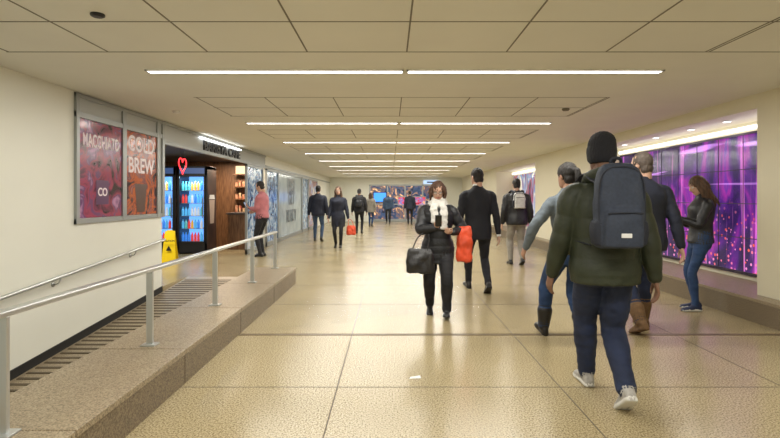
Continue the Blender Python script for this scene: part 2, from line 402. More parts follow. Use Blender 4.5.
nvshoe = mat('navy_canvas', (0.02, 0.03, 0.08), 0.7)
shirtw = mat('white_shirt', (0.7, 0.7, 0.7), 0.7)
scarfm = mat('white_wool', (0.66, 0.64, 0.60), 0.9, var=.15, vscale=25, bump=.8, bscale=90)
bpm = mat('slate_backpack_fabric', (0.028, 0.038, 0.064), 0.75, var=.25, vscale=60, bump=.3, bscale=250)
bpd = mat('backpack_trim', (0.010, 0.013, 0.024), 0.7)
redm = mat('red_bag_fabric', (0.68, 0.07, 0.02), 0.5, var=.25, vscale=8)
leather = mat('black_bag_leather', (0.012, 0.011, 0.012), 0.35, bump=.3, bscale=60)
screen = mat('phone_screen', (0.02, 0.02, 0.03), 0.1, emit=(0.6, 0.75, 1), es=0.5)

def phone(Mw, c, up, nrm, s=1):
    g = group('smartphone'); u = Vector(up).normalized(); n = Vector(nrm); n = (n - u * n.dot(u)).normalized(); r = u.cross(n)
    R = Matrix((r, n, u)).transposed().to_4x4(); g.matrix_world = Mw @ Matrix.Translation(c) @ R
    box('case', -.037, .037, -.004, .004, -.075, .075, M['black'], g, .003)
    box('screen', -.033, .033, .0042, .0050, -.068, .068, screen, g)
def backpack(P, main, trim, zc=1.285, w=.155, hh=.27, dep=.085, yb=-.165, patch=True, cx=0):
    g = group('backpack'); g.matrix_world = P['M']; s = P['s']
    src = Src(); z0 = zc - hh; yc = yb - dep
    hloft(src, [(z0, cx, yc, w * .80, dep * .7), (z0 + .015, cx, yc, w * .94, dep * .95), (z0 + .12, cx, yc, w, dep * 1.05), (zc + .05, cx, yc, w * .98, dep), (zc + hh * .75, cx, yc + .01, w * .86, dep * .85), (zc + hh * .95, cx, yc + .02, w * .60, dep * .6), (zc + hh, cx, yc + .02, w * .3, dep * .3)], 'm', ex=3.4)
    hloft(src, [(z0 + .01, cx, yc - dep * .9, w * .70, dep * .4), (z0 + .03, cx, yc - dep * .95, w * .78, dep * .52), (z0 + .17, cx, yc - dep * .95, w * .78, dep * .52), (z0 + .235, cx, yc - dep * .85, w * .68, dep * .4), (z0 + .25, cx, yc - dep * .7, w * .6, dep * .2)], 'm', ex=3.4)
    for e in (-1, 1):
        hloft(src, [(z0 + .02, cx + e * w * .93, yc, .02, dep * .7), (z0 + .10, cx + e * w * .96, yc, .03, dep * .75), (z0 + .16, cx + e * w * .95, yc, .024, dep * .72)], 't', ex=2.6)
    src.v = [tuple(np.array(q) * s) for q in src.v]
    remesh('pack_body', src, .008, {'m': main, 't': trim}, g, smooth=2, disp={'m': ('cloth', .006, 12, 1)})
    st = Src()
    for e in (-1, 1):
        pts = [(e * .075 + cx, yb - .02, zc + hh * .72), (e * .095, yb + .05, 1.475), (e * .11, -.02, 1.515), (e * .125, .10, 1.455), (e * .135, .165, 1.33), (e * .165, .15, 1.18), (e * .205, .02, 1.10), (e * .14 + cx, yb - .01, z0 + .06)]
        pts = [tuple(P['sp'](q)) for q in pts]
        tube(st, pts, [(.030, .007)] * 6 + [(.012, .005)] * 2, 's', n=12, per=7)
    zt = zc + hh
    tube(st, [(-.03 + cx, yc + .05, zt - .03), (-.025 + cx, yc + .04, zt + .025), (.025 + cx, yc + .04, zt + .025), (.03 + cx, yc + .05, zt - .03)], [(.010, .005)] * 4, 's', n=8)
    st.v = [tuple(np.array(q) * s) for q in st.v]
    rawobj('straps', st, trim, g)
    zp = Src()
    tube(zp, [(cx - w * .93, yc - dep * .62, z0 + .16), (cx - w * .90, yc - dep * .62, zc + hh * .5), (cx - w * .60, yc - dep * .55, zc + hh * .82), (cx, yc - dep * .50, zc + hh * .9), (cx + w * .60, yc - dep * .55, zc + hh * .82), (cx + w * .9, yc - dep * .62, zc + hh * .5), (cx + w * .93, yc - dep * .62, z0 + .16)], [.006] * 7, 's', n=8)
    tube(zp, [(cx - w * .68, yc - dep * 1.34, z0 + .21), (cx, yc - dep * 1.45, z0 + .215), (cx + w * .68, yc - dep * 1.34, z0 + .21)], [.005] * 3, 's', n=8)
    zp.v = [tuple(np.array(q) * s) for q in zp.v]
    rawobj('zips', zp, trim, g)
    if patch:
        box('label_patch', (cx - .03) * s, (cx + .03) * s, (yc - dep * 1.56) * s, (yc - dep * 1.40) * s, (z0 + .07) * s, (z0 + .095) * s, shirtw, g, .002)
    return g
def bag(name, Mw, c, w, h, d, m, strap_top, slouch=.0, strap_w=.05):
    g = group(name); g.matrix_world = Mw; cx, cy, cz = c; src = Src()
    hloft(src, [(cz - h / 2, cx, cy, w * .42, d * .38), (cz - h / 2 + .02, cx, cy, w * .5, d * .5), (cz, cx + slouch, cy, w * .5, d * .48), (cz + h * .35, cx, cy, w * .44, d * .3), (cz + h / 2, cx, cy, w * .40, d * .12)], 'm', ex=3)
    remesh('bag_body', src, .009, {'m': m}, g, smooth=2, disp={'m': ('cloth', .018, 12, .7)})
    st = Src(); sx, sy, sz = strap_top
    for e in (-1, 1):
        tube(st, [(cx - w * .28, cy + e * d * .1, cz + h * .42), (cx - w * .2 + (sx - cx) * .6, cy + (sy - cy) * .6 + e * .015, cz + h * .5 + (sz - cz - h * .5) * .7), (sx, sy + e * .008, sz),
                  (cx + w * .2 + (sx - cx) * .6, cy + (sy - cy) * .6 + e * .015, cz + h * .5 + (sz - cz - h * .5) * .7), (cx + w * .28, cy + e * d * .1, cz + h * .42)], [.007] * 5, 's', n=8)
    rawobj('bag_handles', st, m, g); return g

H0 = lambda wx, wy, wz, **k: dict(w=(wx, wy, wz), **k)

# --- man with backpack (nearest, back view)
P = person('man_in_green_jacket', 1.475, 3.58, 3, 1.87, feet=[(-.01, .32, 0, 0, 0), (.06, -.26, 34, 4, 0)],
           hands=[H0(-.30, .12, .86), H0(.30, -.04, .86)], top=green, pants=denim, shoe=wshoe, sole=wsole, skin=skinC, hair_m=knit, hair='beanie',
           lean=.05, hem=.82, puff=.034, puffer=(.006, .115), drop=.05, vox=.008, jeans_w=1.22, hw=1.04, legs=1.05, aw=1.05)
backpack(P, bpm, bpd, cx=.0, zc=1.265, w=.142, hh=.255, dep=.08, yb=-.160)
src = Src(); s_ = P['s']
tube(src, [P['sp'](q) for q in [(-.10, .02, 1.47), (-.085, -.07, 1.50), (0, -.11, 1.515), (.085, -.07, 1.50), (.10, .02, 1.47)]], [.032, .045, .05, .045, .032], 'h', n=14)
src.v = [tuple(np.array(q) * s_) for q in src.v]
remesh('hood', src, .008, {'h': green}, P['root'], disp={'h': ('cloth', .008, 14, 1)})

# --- woman in grey top
P = person('woman_in_grey_sweater', 1.75, 5.05, -4, 1.80, feet=[(-.15, .30, -12, 0, 0), (.05, -.25, 38, 2, 0)],
           hands=[H0(-.38, .14, .95, pole=(-.9, -1, 0)), H0(.26, -.05, .84)], top=greyk, pants=denimb, shoe=bkshoe, skin=skinB, hair_m=hairBk, fem=True, hair='pony',
           lean=.06, hem=.90, puff=.018, drop=.06, boot=.14, turn=-.3, vox=.009, legs=1.10, jeans_w=1.10)
# --- man in navy jacket
P = person('man_in_navy_jacket', 2.66, 5.42, 0, 1.91, feet=[(-.10, -.16, 22, -4, 0), (.10, .24, 0, 4, 0)],
           hands=[H0(-.25, .22, .97), H0(.29, -.10, .86)], top=navy, pants=denim, shoe=brboot, skin=skinA, hair_m=hairGr, hair='short',
           lean=.05, hem=.82, puff=.02, drop=.035, boot=.13, vox=.009, jeans_w=1.12, turn=-.5)
gl = Src()
for e in (-1, 1):
    tube(gl, [(e * .031 + .022 * math.cos(a), .112, .012 + .017 * math.sin(a)) for a in [i * math.pi / 5 for i in range(11)]], [.0022] * 11, 'g', n=6, per=2)
    tube(gl, [(e * .053, .110, .016), (e * .074, .06, .018), (e * .082, -.02, .008)], [.002] * 3, 'g', n=6)
tube(gl, [(-.009, .112, .016), (.009, .112, .016)], [.002] * 2, 'g', n=6)
glv = list(gl.v)
def glasses(P):
    g = Src(); g.v = [tuple(P['Mh'] @ Vector(q)) for q in glv]; g.f = gl.f
    rawobj('glasses', g, M['black'], P['root'])
glasses(P)
# --- woman with phone at right
P = person('woman_in_black_jacket', 3.88, 6.50, -82, 1.68, feet=[(-.10, .10, 0, -6, 0), (.10, .02, 0, 10, 0)],
           hands=[H0(-.05, .30, 1.20, pole=(-.5, -.6, -1), dir=(.25, .75, .55), pn=(.3, -.4, .8), curl=.5), H0(.07, .28, 1.18, pole=(.5, -.6, -1), dir=(-.25, .75, .55), pn=(-.3, -.4, .8), curl=.5)],
           top=blkny, pants=denimb, shoe=nvshoe, sole=wsole, skin=skinA, hair_m=hairBr, fem=True, hair='long', lean=-.03, tilt=.42, hem=.88, puff=.02, vox=.0095)
phone(P['M'], Vector((.01, .42, 1.275)) * P['s'], (0, .45, .9), (0, -.9, .45))
# --- woman with scarf
P = person('woman_in_black_coat', .57, 6.22, 184, 1.62, feet=[(-.11, .16, -10, 4, 0), (.10, -.16, 18, 0, 0)],
           hands=[H0(-.18, .20, 1.10, pole=(-.9, -.4, -1), dir=(.5, .8, .1), pn=(.5, 0, .5), curl=.8), H0(.03, .30, 1.16, pole=(1.1, -.2, -1), dir=(-.3, .75, .5), pn=(-.3, -.3, .8), curl=.7)],
           top=blkny, pants=blkcl, shoe=bkshoe, skin=skinA, hair_m=hairAu, fem=True, hair='bob', lean=.02, tilt=.38, turn=0, hem=.70, puff=.045, puffer=(.006, .10), drop=.02, vox=.0085, legs=1.12, jeans_w=1.22)
glasses(P); s_ = P['s']
phone(P['M'], Vector((.0, .43, 1.235)) * s_, (0, .5, .85), (0, -.85, .5))
src = Src()
for r0, zz in ((.088, 1.475), (.10, 1.44), (.082, 1.51)):
    pts = [(r0 * math.cos(a), .012 + (r0 * .95) * math.sin(a), zz - .03 * math.sin(a)) for a in [i * math.pi / 6 for i in range(13)]]
    tube(src, pts, [.032] * 13, 'w', n=12, per=4)
tube(src, [(-.05, .10, 1.45), (-.075, .165, 1.36), (-.07, .178, 1.24), (-.075, .178, 1.12)], [(.04, .022), (.05, .02), (.052, .018), (.05, .012)], 'w')
tube(src, [(.04, .11, 1.45), (.05, .165, 1.38), (.04, .178, 1.28), (.05, .178, 1.2)], [(.04, .022), (.05, .02), (.05, .018), (.05, .012)], 'w')
src.v = [tuple(np.array(q) * s_) for q in src.v]
remesh('scarf', src, .008, {'w': scarfm}, P['root'], disp={'w': ('cloth', .010, 25, 1)})
eR = P['J']['elR'] * s_; eL = P['J']['elL'] * s_; wL = P['J']['wrL'] * s_
bag('handbag', P['M'], (.21, .27, .68), .32, .29, .13, leather, (eR[0] * .6 + P['J']['wrR'][0] * s_ * .4, eR[1] * .6 + .12, 1.0))
bag('tote_bag', P['M'], (-.31, .11, .86), .18, .42, .09, redm, (eL[0] * .5 + wL[0] * .5, eL[1] * .5 + wL[1] * .5, eL[2] * .5 + wL[2] * .5 + .04))
# --- man in suit
P = person('man_in_dark_coat', 1.31, 7.75, -2, 1.90, feet=[(-.07, .34, -6, -2, 0), (.10, -.24, 30, 3, 0)],
           hands=[H0(-.26, .10, .88), H0(.27, -.06, .86)], top=suit, pants=suit, shoe=bkshoe, skin=skinA, hair_m=hairBk, hair='short', lean=.03, hem=.78, puff=.012, drop=.055, shirt=shirtw, turn=-.35, vox=.0095, aw=.95)
# --- person with pale trousers & backpack
P = person('man_in_pale_trousers', 2.66, 10.9, 0, 1.82, feet=[(-.10, .12, 0, -2, 0), (.09, -.12, 20, 3, 0)],
           hands=[H0(-.28, .06, .86), H0(.28, .02, .86)], top=blkny, pants=khaki, shoe=bkshoe, skin=skinA, hair_m=hairBk, hair='short', lean=.03, hem=.82, puff=.04, drop=.015, vox=.012, jeans_w=1.15)
backpack(P, mat('pale_backpack_fabric', (.66, .66, .64), .7, var=.3, vscale=12), bpd, zc=1.30, w=.12, hh=.16, dep=.05, yb=-.16, patch=False)
# --- pink shirt
P = person('man_in_pink_shirt', -3.07, 12.5, -78, 1.80, feet=[(-.11, 0, 0, -8, 0), (.11, .04, 0, 8, 0)],
           hands=[H0(-.06, .28, 1.12, pole=(-.5, -.6, -1), dir=(.2, .8, .4), pn=(.3, -.3, .8), curl=.6), H0(.16, .24, 1.05, pole=(.5, -.6, -1))],
           top=pink, pants=blkcl, shoe=bkshoe, skin=skinA, hair_m=hairBk, hair='short', tilt=.3, lean=.02, hem=.90, puff=.018, vox=.012)
phone(P['M'], Vector((0, .43, 1.2)) * P['s'], (0, .5, .85), (0, -.85, .5))
# --- distant people
P = person('man_in_blue_jacket', -2.34, 16.9, 0, 1.82, feet=[(-.12, .15, 0, -2, 0), (.12, -.15, 20, 3, 0)],
           hands=[H0(-.30, .08, .86), H0(.29, 0, .86)], top=navy, pants=denimm, shoe=bkshoe, skin=skinA, hair_m=hairBk, hair='short', hem=.82, puff=.04, drop=.02, vox=.014)
P = person('woman_in_long_coat', -1.45, 14.6, 180, 1.74, feet=[(-.08, .16, -8, -2, 0), (.08, -.15, 20, 3, 0)],
           hands=[H0(-.28, .06, .86), H0(.26, .10, .86)], top=navy, pants=blkcl, shoe=bkshoe, skin=skinA, hair_m=hairBr, fem=True, hair='long', hem=.62, puff=.03, drop=.02, vox=.013)
bag('tote_bag', P['M'], (-.36, .06, .50), .26, .26, .12, redm, (-.33, .08, .80))
P = person('man_in_grey_hoodie', -1.22, 20.6, 0, 1.78, feet=[(-.1, .12, 0, -2, 0), (.1, -.12, 20, 3, 0)],
           hands=[H0(-.28, .06, .86), H0(.28, .04, .86)], top=blkcl, pants=blkcl, shoe=bkshoe, skin=skinB, hair_m=hairBk, hair='short', hem=.82, puff=.03, drop=.02, vox=.015)
backpack(P, blkny, bpd, zc=1.25, w=.15, hh=.22, dep=.08, patch=False)
P = person('woman_in_pale_coat', -.95, 25.5, 10, 1.68, feet=[(-.08, .12, 0, -2, 0), (.08, -.12, 20, 3, 0)],
           hands=[H0(-.26, .06, .86), H0(.26, .04, .86)], top=khaki, pants=denimb, shoe=bkshoe, skin=skinA, hair_m=hairBr, fem=True, hair='long', hem=.75, puff=.03, drop=.02, vox=.016)
P = person('man_in_dark_jacket', 1.05, 27.5, 0, 1.80, feet=[(-.08, .12, 0, -2, 0), (.08, -.12, 20, 3, 0)],
           hands=[H0(-.26, .06, .86), H0(.26, .04, .86)], top=navy, pants=blkcl, shoe=bkshoe, skin=skinA, hair_m=hairBk, hair='short', hem=.80, puff=.03, drop=.02, vox=.016)
P = person('man_in_dark_jacket', -.1, 28.5, 180, 1.76, feet=[(-.08, .12, 0, -2, 0), (.08, -.12, 20, 3, 0)],
           hands=[H0(-.26, .06, .86), H0(.26, .04, .86)], top=denimm, pants=blkcl, shoe=bkshoe, skin=skinA, hair_m=hairBk, hair='short', hem=.80, puff=.03, drop=.02, vox=.016)

# ------------------------------------------------------------------ room shell
XL, XR, YB, YE, ZC = -3.6, 4.3, -4.0, 31.0, 2.62
CH = 0.26
boxes('floor', [(-1.55, 5.1, YB, YE, -.12, 0), (-2.2, -1.55, 8.55, YE, -.12, 0), (XL, -2.2, 9.25, YE, -.12, 0), (-7.2, XL, 8.25, 15.2, -.12, 0)], M['floor'])
jl = []
for X in (-.39, 1.26, 2.91): jl.append((X - .004, X + .004, YB, YE, 0, .0012))
jl.append((-2.04, -2.032, 9.3, YE, 0, .0012))
Y = 3.85 - 1.5 * 5
while Y < YE:
    if Y > YB and abs(Y - 5.35) > .1:
        jl.append(((-1.55 if Y < 8.6 else XL), 4.08, Y - .004, Y + .004, 0, .0011))
    Y += 1.5
boxes('trim_1', jl, M['joint'])
boxes('trim_2', [(-1.55, 4.08, 5.30, 5.33, 0, .003), (-1.55, 4.08, 5.35, 5.36, 0, .002)], M['strip'])
def rz(y): return -(9.25 - y) * .0755
v = [(XL + .003, YB + .01, rz(YB) - .15), (-2.215, YB + .01, rz(YB) - .15), (-2.215, 9.25, -.15), (XL + .003, 9.25, -.15), (XL + .003, YB + .01, rz(YB)), (-2.215, YB + .01, rz(YB)), (-2.215, 9.25, 0), (XL + .003, 9.25, 0)]
ramp = meshobj('ramp', v, BF, M['granite_top'])
v = []; f = []; y = YB + .1
while y < 9.1:
    n = len(v); a = rz(y); b = rz(y + .035)
    v += [(XL + .05, y, a - .01), (-2.23, y, a - .01), (-2.23, y + .035, b - .01), (XL + .05, y + .035, b - .01), (XL + .05, y, a + .006), (-2.23, y, a + .006), (-2.23, y + .035, b + .006), (XL + .05, y + .035, b + .006)]
    f += [tuple(i + n for i in q) for q in BF]; y += .13
meshobj('grip_strips', v, f, M['joint'], ramp)
ledge = group('granite_ledge')
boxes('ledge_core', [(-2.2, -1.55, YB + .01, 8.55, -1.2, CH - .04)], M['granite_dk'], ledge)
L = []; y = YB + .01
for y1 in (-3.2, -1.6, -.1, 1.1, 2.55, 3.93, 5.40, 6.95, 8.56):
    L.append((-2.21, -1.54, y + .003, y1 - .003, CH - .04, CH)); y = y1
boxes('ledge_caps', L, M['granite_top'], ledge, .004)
boxes('ledge_seams', [(-1.5505, -1.548, q - .004, q + .004, 0, CH - .04) for q in (-.1, 1.1, 2.55, 3.93, 5.40, 6.95)], M['joint'], ledge)
rail = group('railing')
for i, q in enumerate((-3.5, -2.0, -.5, 1.0, 2.50, 4.03, 5.53, 7.03, 8.42)):
    boxes('post_%d' % (i + 1), [(-1.885, -1.835, q - .012, q + .012, CH, .83), (-1.915, -1.805, q - .05, q + .05, CH, CH + .012)], M['rail'], rail, .003)
box('top_rail', -1.892, -1.828, -3.6, 8.46, .83, .862, M['rail'], rail, .008)
hrl = group('wall_handrail'); src = Src()
pp = [(XL + .09, YB + .3, rz(YB + .3) + .84), (XL + .09, 2, rz(2) + .84), (XL + .09, 5, rz(5) + .84), (XL + .09, 8.1, rz(8.1) + .84)]
tube(src, pp, [.02] * 4, 'r', n=14)
for q in (-2, 0, 2, 3.8, 5.55, 7.2):
    tube(src, [(XL + .008, q, rz(q) + .76), (XL + .06, q, rz(q) + .77), (XL + .09, q, rz(q) + .83)], [.008] * 3, 'r', n=8)
    tube(src, [(XL, q, rz(q) + .76), (XL + .012, q, rz(q) + .76)], [.03] * 2, 'r', n=14, dome=False)
rawobj('handrail_tube', src, M['rail'], hrl)
box('wall_left', XL - .15, XL, YB, 8.2, -1.3, ZC, M['wall'])
box('wall_left', XL - .15, XL, 15.0, YE, 0, ZC, M['wall'])
v = [(XL, YB, rz(YB)), (XL + .014, YB, rz(YB)), (XL + .014, 8.2, rz(8.2)), (XL, 8.2, rz(8.2)), (XL, YB, rz(YB) + .09), (XL + .014, YB, rz(YB) + .09), (XL + .014, 8.2, rz(8.2) + .09), (XL, 8.2, rz(8.2) + .09)]
meshobj('baseboard_shadow_left', v, BF, M['base'])  # black base strip paints in the dark shadow line along the wall foot
boxes('ceiling', [(-7.2, 5.2, YB, YE, ZC, ZC + .15)], M['ceiling'])
for b in [(XR, 5.2, YB, 6.09, 0, ZC), (XR, 5.2, 11.2, 15.4, 0, ZC), (XR, 5.2, 21.0, YE, 0, ZC), (5.0, 5.2, 6.09, 11.2, 0, ZC), (5.0, 5.2, 15.4, 21, 0, ZC), (XR, 5.0, 6.09, 11.2, 2.45, ZC), (XR, 5.0, 15.4, 21, 2.45, ZC)]:
    box('wall_right', *b, M['wall_r'])
boxes('wall_back', [(-3.75, 5.2, YB - .15, YB, -1.3, ZC)], M['wall'])
bench = group('granite_bench')
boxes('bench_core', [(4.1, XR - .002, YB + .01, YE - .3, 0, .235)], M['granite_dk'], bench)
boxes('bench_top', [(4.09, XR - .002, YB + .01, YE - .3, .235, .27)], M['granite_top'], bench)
for a, b in ((6.10, 11.19), (15.41, 20.99)):
    g = group('granite_sill'); box('sill_core', XR, 4.95, a, b, 0, .235, M['granite_dk'], g); box('sill_top', XR, 4.95, a, b, .235, .27, M['granite_top'], g)
seams = []; XS = [-3.18 + .83 * i for i in range(8)]
fields = [(-3.3, -1.8), (-.1, 1.4), (2.85, 4.34), (6.3, 7.75), (9.3, 10.6), (12.2, 13.5), (15.1, 16.4), (18, 19.3), (20.9, 22.2), (23.8, 25.1), (26.7, 28)]
for a, b in fields:
    m = (a + b) / 2
    for yy in (a, m, b): seams.append((-2.38 if a > 5 else -3.2, 2.66 if a > 5 else 3.5, yy - .006, yy + .006, ZC - .0025, ZC))
    for X in XS:
        if a > 5 and (X < -2.5 or X > 2.8): continue
        seams.append((X - .006, X + .006, a, b, ZC - .0025, ZC))
    seams.append((2.655, 2.667, a, b, ZC - .0025, ZC))
boxes('trim_3', seams, M['cjoint'])
rows = [-1.8, 1.6, 4.99, 8.43, 11.33, 14.15, 17.0, 19.9, 22.8, 25.7, 28.6]
LC = (1.0, 0.975, 0.90)
for Y in rows:
    for x0, x1 in ((-2.33, .13), (.16, 2.61)):
        g = group('ceiling_light', ((x0 + x1) / 2, Y, ZC)); h = (x1 - x0) / 2
        boxes('housing', [(-h, h, -.055, -.042, -.014, 0), (-h, h, .042, .055, -.014, 0), (-h, -h + .015, -.055, .055, -.014, 0), (h - .015, h, -.055, .055, -.014, 0)], M['white'], g)
        box('diffuser', -h + .015, h - .015, -.042, .042, -.010, -.002, M['lamp'], g)
        area('tube', (0, 0, -.02), (0, 0, 0), 2 * h - .05, .08, 47, LC, g)
def disc(name, x, y, z, r, m, h=.02, parent=None):
    src = Src(); tube(src, [(x, y, z), (x, y, z - h * .6), (x, y, z - h)], [r, r, r * .7], 'd', n=20, per=2, dome=False); return rawobj(name, src, m, parent, False)
disc('ceiling_speaker', -1.94, 3.45, ZC, .045, M['black'])
disc('smoke_detector', 2.4, 7.1, ZC, .05, M['cjoint'], .03)
disc('smoke_detector', 1.75, 2.5, ZC, .04, M['cjoint'], .03)
disc('smoke_detector', -3.0, 7.3, ZC, .05, M['white'], .03)

# ------------------------------------------------------------------ left storefront
fr = group('window_1')
fl = []
for a, b in ((5.92, 5.98), (6.95, 7.05), (7.98, 8.05), (8.16, 8.24)): fl.append((XL, XL + .035, a, b, 1.10, 2.60))
for a, b in ((1.10, 1.16), (2.33, 2.40), (2.56, 2.61)): fl.append((XL, XL + .03, 5.92, 8.24, a, b))
boxes('window_frame', fl, M['alum'], fr, .003)
box('transom_panel', XL, XL + .012, 5.95, 8.22, 2.36, 2.60, M['panel'], fr)
box('side_panel', XL, XL + .012, 8.0, 8.22, 1.12, 2.36, M['panel'], fr)
def poster_mat(name, cs, sc=3, es=.35, dist=1.5):
    m = bpy.data.materials.new(name); m.use_nodes = True; nt = m.node_tree; b = nt.nodes['Principled BSDF']
    tc = nt.nodes.new('ShaderNodeTexCoord'); n = nt.nodes.new('ShaderNodeTexNoise'); n.inputs['Scale'].default_value = sc; n.inputs['Distortion'].default_value = dist; n.inputs['Detail'].default_value = 4
    nt.links.new(tc.outputs['Object'], n.inputs['Vector']); r = nt.nodes.new('ShaderNodeValToRGB'); e = r.color_ramp.elements
    ps = np.linspace(.32, .68, len(cs)); e[0].position = ps[0]; e[0].color = (*cs[0], 1); e[1].position = ps[-1]; e[1].color = (*cs[-1], 1)
    for q, c in zip(ps[1:-1], cs[1:-1]): k = e.new(q); k.color = (*c, 1)
    nt.links.new(n.outputs['Fac'], r.inputs[0]); nt.links.new(r.outputs[0], b.inputs['Base Color']); nt.links.new(r.outputs[0], b.inputs['Emission Color'])
    b.inputs['Emission Strength'].default_value = es; b.inputs['Roughness'].default_value = .15; return m
pm1 = poster_mat('poster_pink', [(.03, .01, .02), (.14, .025, .06), (.34, .045, .09), (.12, .05, .14), (.45, .22, .38)], 3.5, .10)
pm2 = poster_mat('poster_orange', [(.02, .01, .02), (.10, .02, .03), (.50, .10, .02), (.14, .04, .06), (.4, .14, .10)], 4, .10)
RW = (math.pi / 2, 0, math.pi / 2); tw = mat('poster_white_ink', (.80, .70, .72), .5, emit=(1, .9, .9), es=.1)
p1 = group('poster'); box('print', XL + .004, XL + .016, 5.99, 6.94, 1.165, 2.325, pm1, p1)
text('lettering', 'MACCHIATO', (XL + .018, 6.465, 2.08), RW, .22, tw, p1, sx=.62)
box('logo_square', XL + .016, XL + .019, 6.34, 6.62, 1.32, 1.62, mat('logo_plum', (.10, .02, .10), .4), p1)
text('logo_letters', 'CO', (XL + .021, 6.48, 1.47), RW, .14, tw, p1)
p2 = group('poster'); box('print', XL + .004, XL + .016, 7.06, 7.97, 1.165, 2.325, pm2, p2)
text('lettering', 'COLD\nBREW', (XL + .018, 7.5, 2.0), RW, .30, tw, p2, sx=.95)
meshobj('glass_cup_print', [(XL + .018, 7.36, 1.2), (XL + .018, 7.6, 1.2), (XL + .018, 7.66, 1.6), (XL + .018, 7.3, 1.6)], [(0, 1, 2, 3)], mat('coffee_print', (.08, .03, .015), .4), p2)
hd = group('shop_fascia')
box('fascia_panel', XL - .12, XL, 8.2, 15.0, 2.28, ZC, M['panel'], hd)
boxes('fascia_trim', [(XL, XL + .03, 8.24, 15.0, 2.26, 2.31), (XL, XL + .03, 8.24, 15.0, 2.57, 2.615)], M['alum'], hd)
box('sign_light', XL + .01, XL + .06, 9.8, 12.4, 2.53, 2.55, M['lampc'], hd)
text('sign_lettering', 'BARISTA CAFE', (XL + .012, 11.2, 2.41), RW, .25, M['black'], hd, ext=.02, sx=1.5)
box('wall_shop_back', -7.2, -7.05, 8.2, 15.2, 0, ZC, M['shopdk'])
box('wall_shop_far', -7.05, XL - .15, 15.0, 15.15, 0, ZC, M['wood'])
box('wall_shop_near', -7.05, XL - .15, 8.1, 8.2, 0, ZC, M['shopdk'])
box('trim_4', -7.05, XL - .12, 8.2, 15.0, 2.44, 2.48, M['shopdk'])
area('shop_lamp', (-5.3, 10.4, 2.42), (0, 0, 0), 1.5, .3, 85, (1, .95, .88))
area('shop_lamp', (-4.4, 14.0, 2.40), (0, 0, 0), .8, .2, 60, (1, .8, .6))
glow = mat('cooler_backlight', (.3, .5, .9), .5, emit=(.15, .42, 1.0), es=1.3)
gmat = mat('cooler_side_brown', (.10, .05, .035), .5, col2=(.03, .015, .012), vscale=2)
bot = [mat('bottle_%d' % i, c, .2, emit=c, es=.4) for i, c in enumerate([(.05, .25, .8), (.7, .06, .05), (.1, .45, .8), (.6, .65, .7), (.1, .45, .45), (.75, .4, .05)])]
def cooler(x0, x1, y0, hgt=2.2):
    g = group('drinks_cooler'); y1 = y0 + .72
    boxes('cabinet', [(x0, x0 + .05, y0, y1, .03, hgt), (x1 - .05, x1, y0, y1, .03, hgt), (x0, x1, y1 - .05, y1, .03, hgt), (x0, x1, y0, y1, .03, .28), (x0, x1, y0, y1, hgt - .24, hgt),
                      (x0 + .02, x0 + .08, y0 + .05, y0 + .12, 0, .03), (x1 - .08, x1 - .02, y0 + .05, y0 + .12, 0, .03), (x0 + .02, x0 + .08, y1 - .12, y1 - .05, 0, .03), (x1 - .08, x1 - .02, y1 - .12, y1 - .05, 0, .03)], M['black'], g, .006)
    box('backlight', x0 + .05, x1 - .05, y1 - .07, y1 - .055, .28, hgt - .24, glow, g)
    boxes('shelves', [(x0 + .05, x1 - .05, y0 + .10, y1 - .08, z, z + .012) for z in (.30, .62, .94, 1.26, 1.58)], M['steel'], g)
    boxes('door_frame', [(x0 + .03, x0 + .07, y0 - .03, y0, .28, hgt - .24), (x1 - .07, x1 - .03, y0 - .03, y0, .28, hgt - .24), (x0 + .03, x1 - .03, y0 - .03, y0, .26, .31), (x0 + .03, x1 - .03, y0 - .03, y0, hgt - .27, hgt - .22)], M['black'], g)
    boxes('door_handle', [(x1 - .10, x1 - .08, y0 - .06, y0 - .03, .9, 1.4)], M['steel'], g)
    v = [[] for _ in bot]; f = [[] for _ in bot]
    for zi, z in enumerate((.312, .632, .952, 1.272, 1.592)):
        n = int((x1 - x0 - .14) / .078)
        for i in range(n):
            k = random.choice(range(len(bot))) if zi % 2 else (i // 3 + zi) % len(bot); cx = x0 + .09 + i * .078; cy = y0 + .14
            prof = [(.031, 0), (.033, .02), (.033, .14), (.026, .17), (.013, .20), (.013, .225)]
            base = len(v[k])
            for r, h in prof:
                for a in range(10): v[k].append((cx + r * math.cos(a * .628), cy + r * math.sin(a * .628), z + h))
            for j in range(len(prof) - 1):
                for a in range(10): f[k].append((base + j * 10 + a, base + j * 10 + (a + 1) % 10, base + (j + 1) * 10 + (a + 1) % 10, base + (j + 1) * 10 + a))
            f[k].append(tuple(base + (len(prof) - 1) * 10 + a for a in range(10)))
    for k in range(len(bot)):
        if v[k]: meshobj('bottles_%d' % k, v[k], f[k], bot[k], g, True)
    box('lit_header', x0 + .06, x1 - .06, y0 - .012, y0, hgt - .19, hgt - .05, mat('cooler_header', (.03, .04, .08), .3, emit=(.1, .2, .5), es=.4), g)
    box('side_graphic', x1, x1 + .006, y0 + .03, y1 - .03, .12, hgt - .08, gmat, g)
    meshobj('side_cup_print', [(x1 + .008, y0 + .22, .75), (x1 + .008, y0 + .50, .75), (x1 + .008, y0 + .56, 1.35), (x1 + .008, y0 + .16, 1.35)], [(0, 1, 2, 3)], mat('cup_print', (.55, .42, .33), .5), g)
    meshobj('side_lid_print', [(x1 + .008, y0 + .14, 1.37), (x1 + .008, y0 + .58, 1.37), (x1 + .008, y0 + .52, 1.48), (x1 + .008, y0 + .20, 1.48)], [(0, 1, 2, 3)], M['white'], g)
    area('cooler_lamp', ((x0 + x1) / 2, y0 + .03, hgt - .27), (0, 0, 0), x1 - x0 - .15, .04, 9, (.5, .75, 1), g)
cooler(-5.32, -4.58, 13.0); cooler(-6.12, -5.36, 13.0)
ct = group('shop_counter')
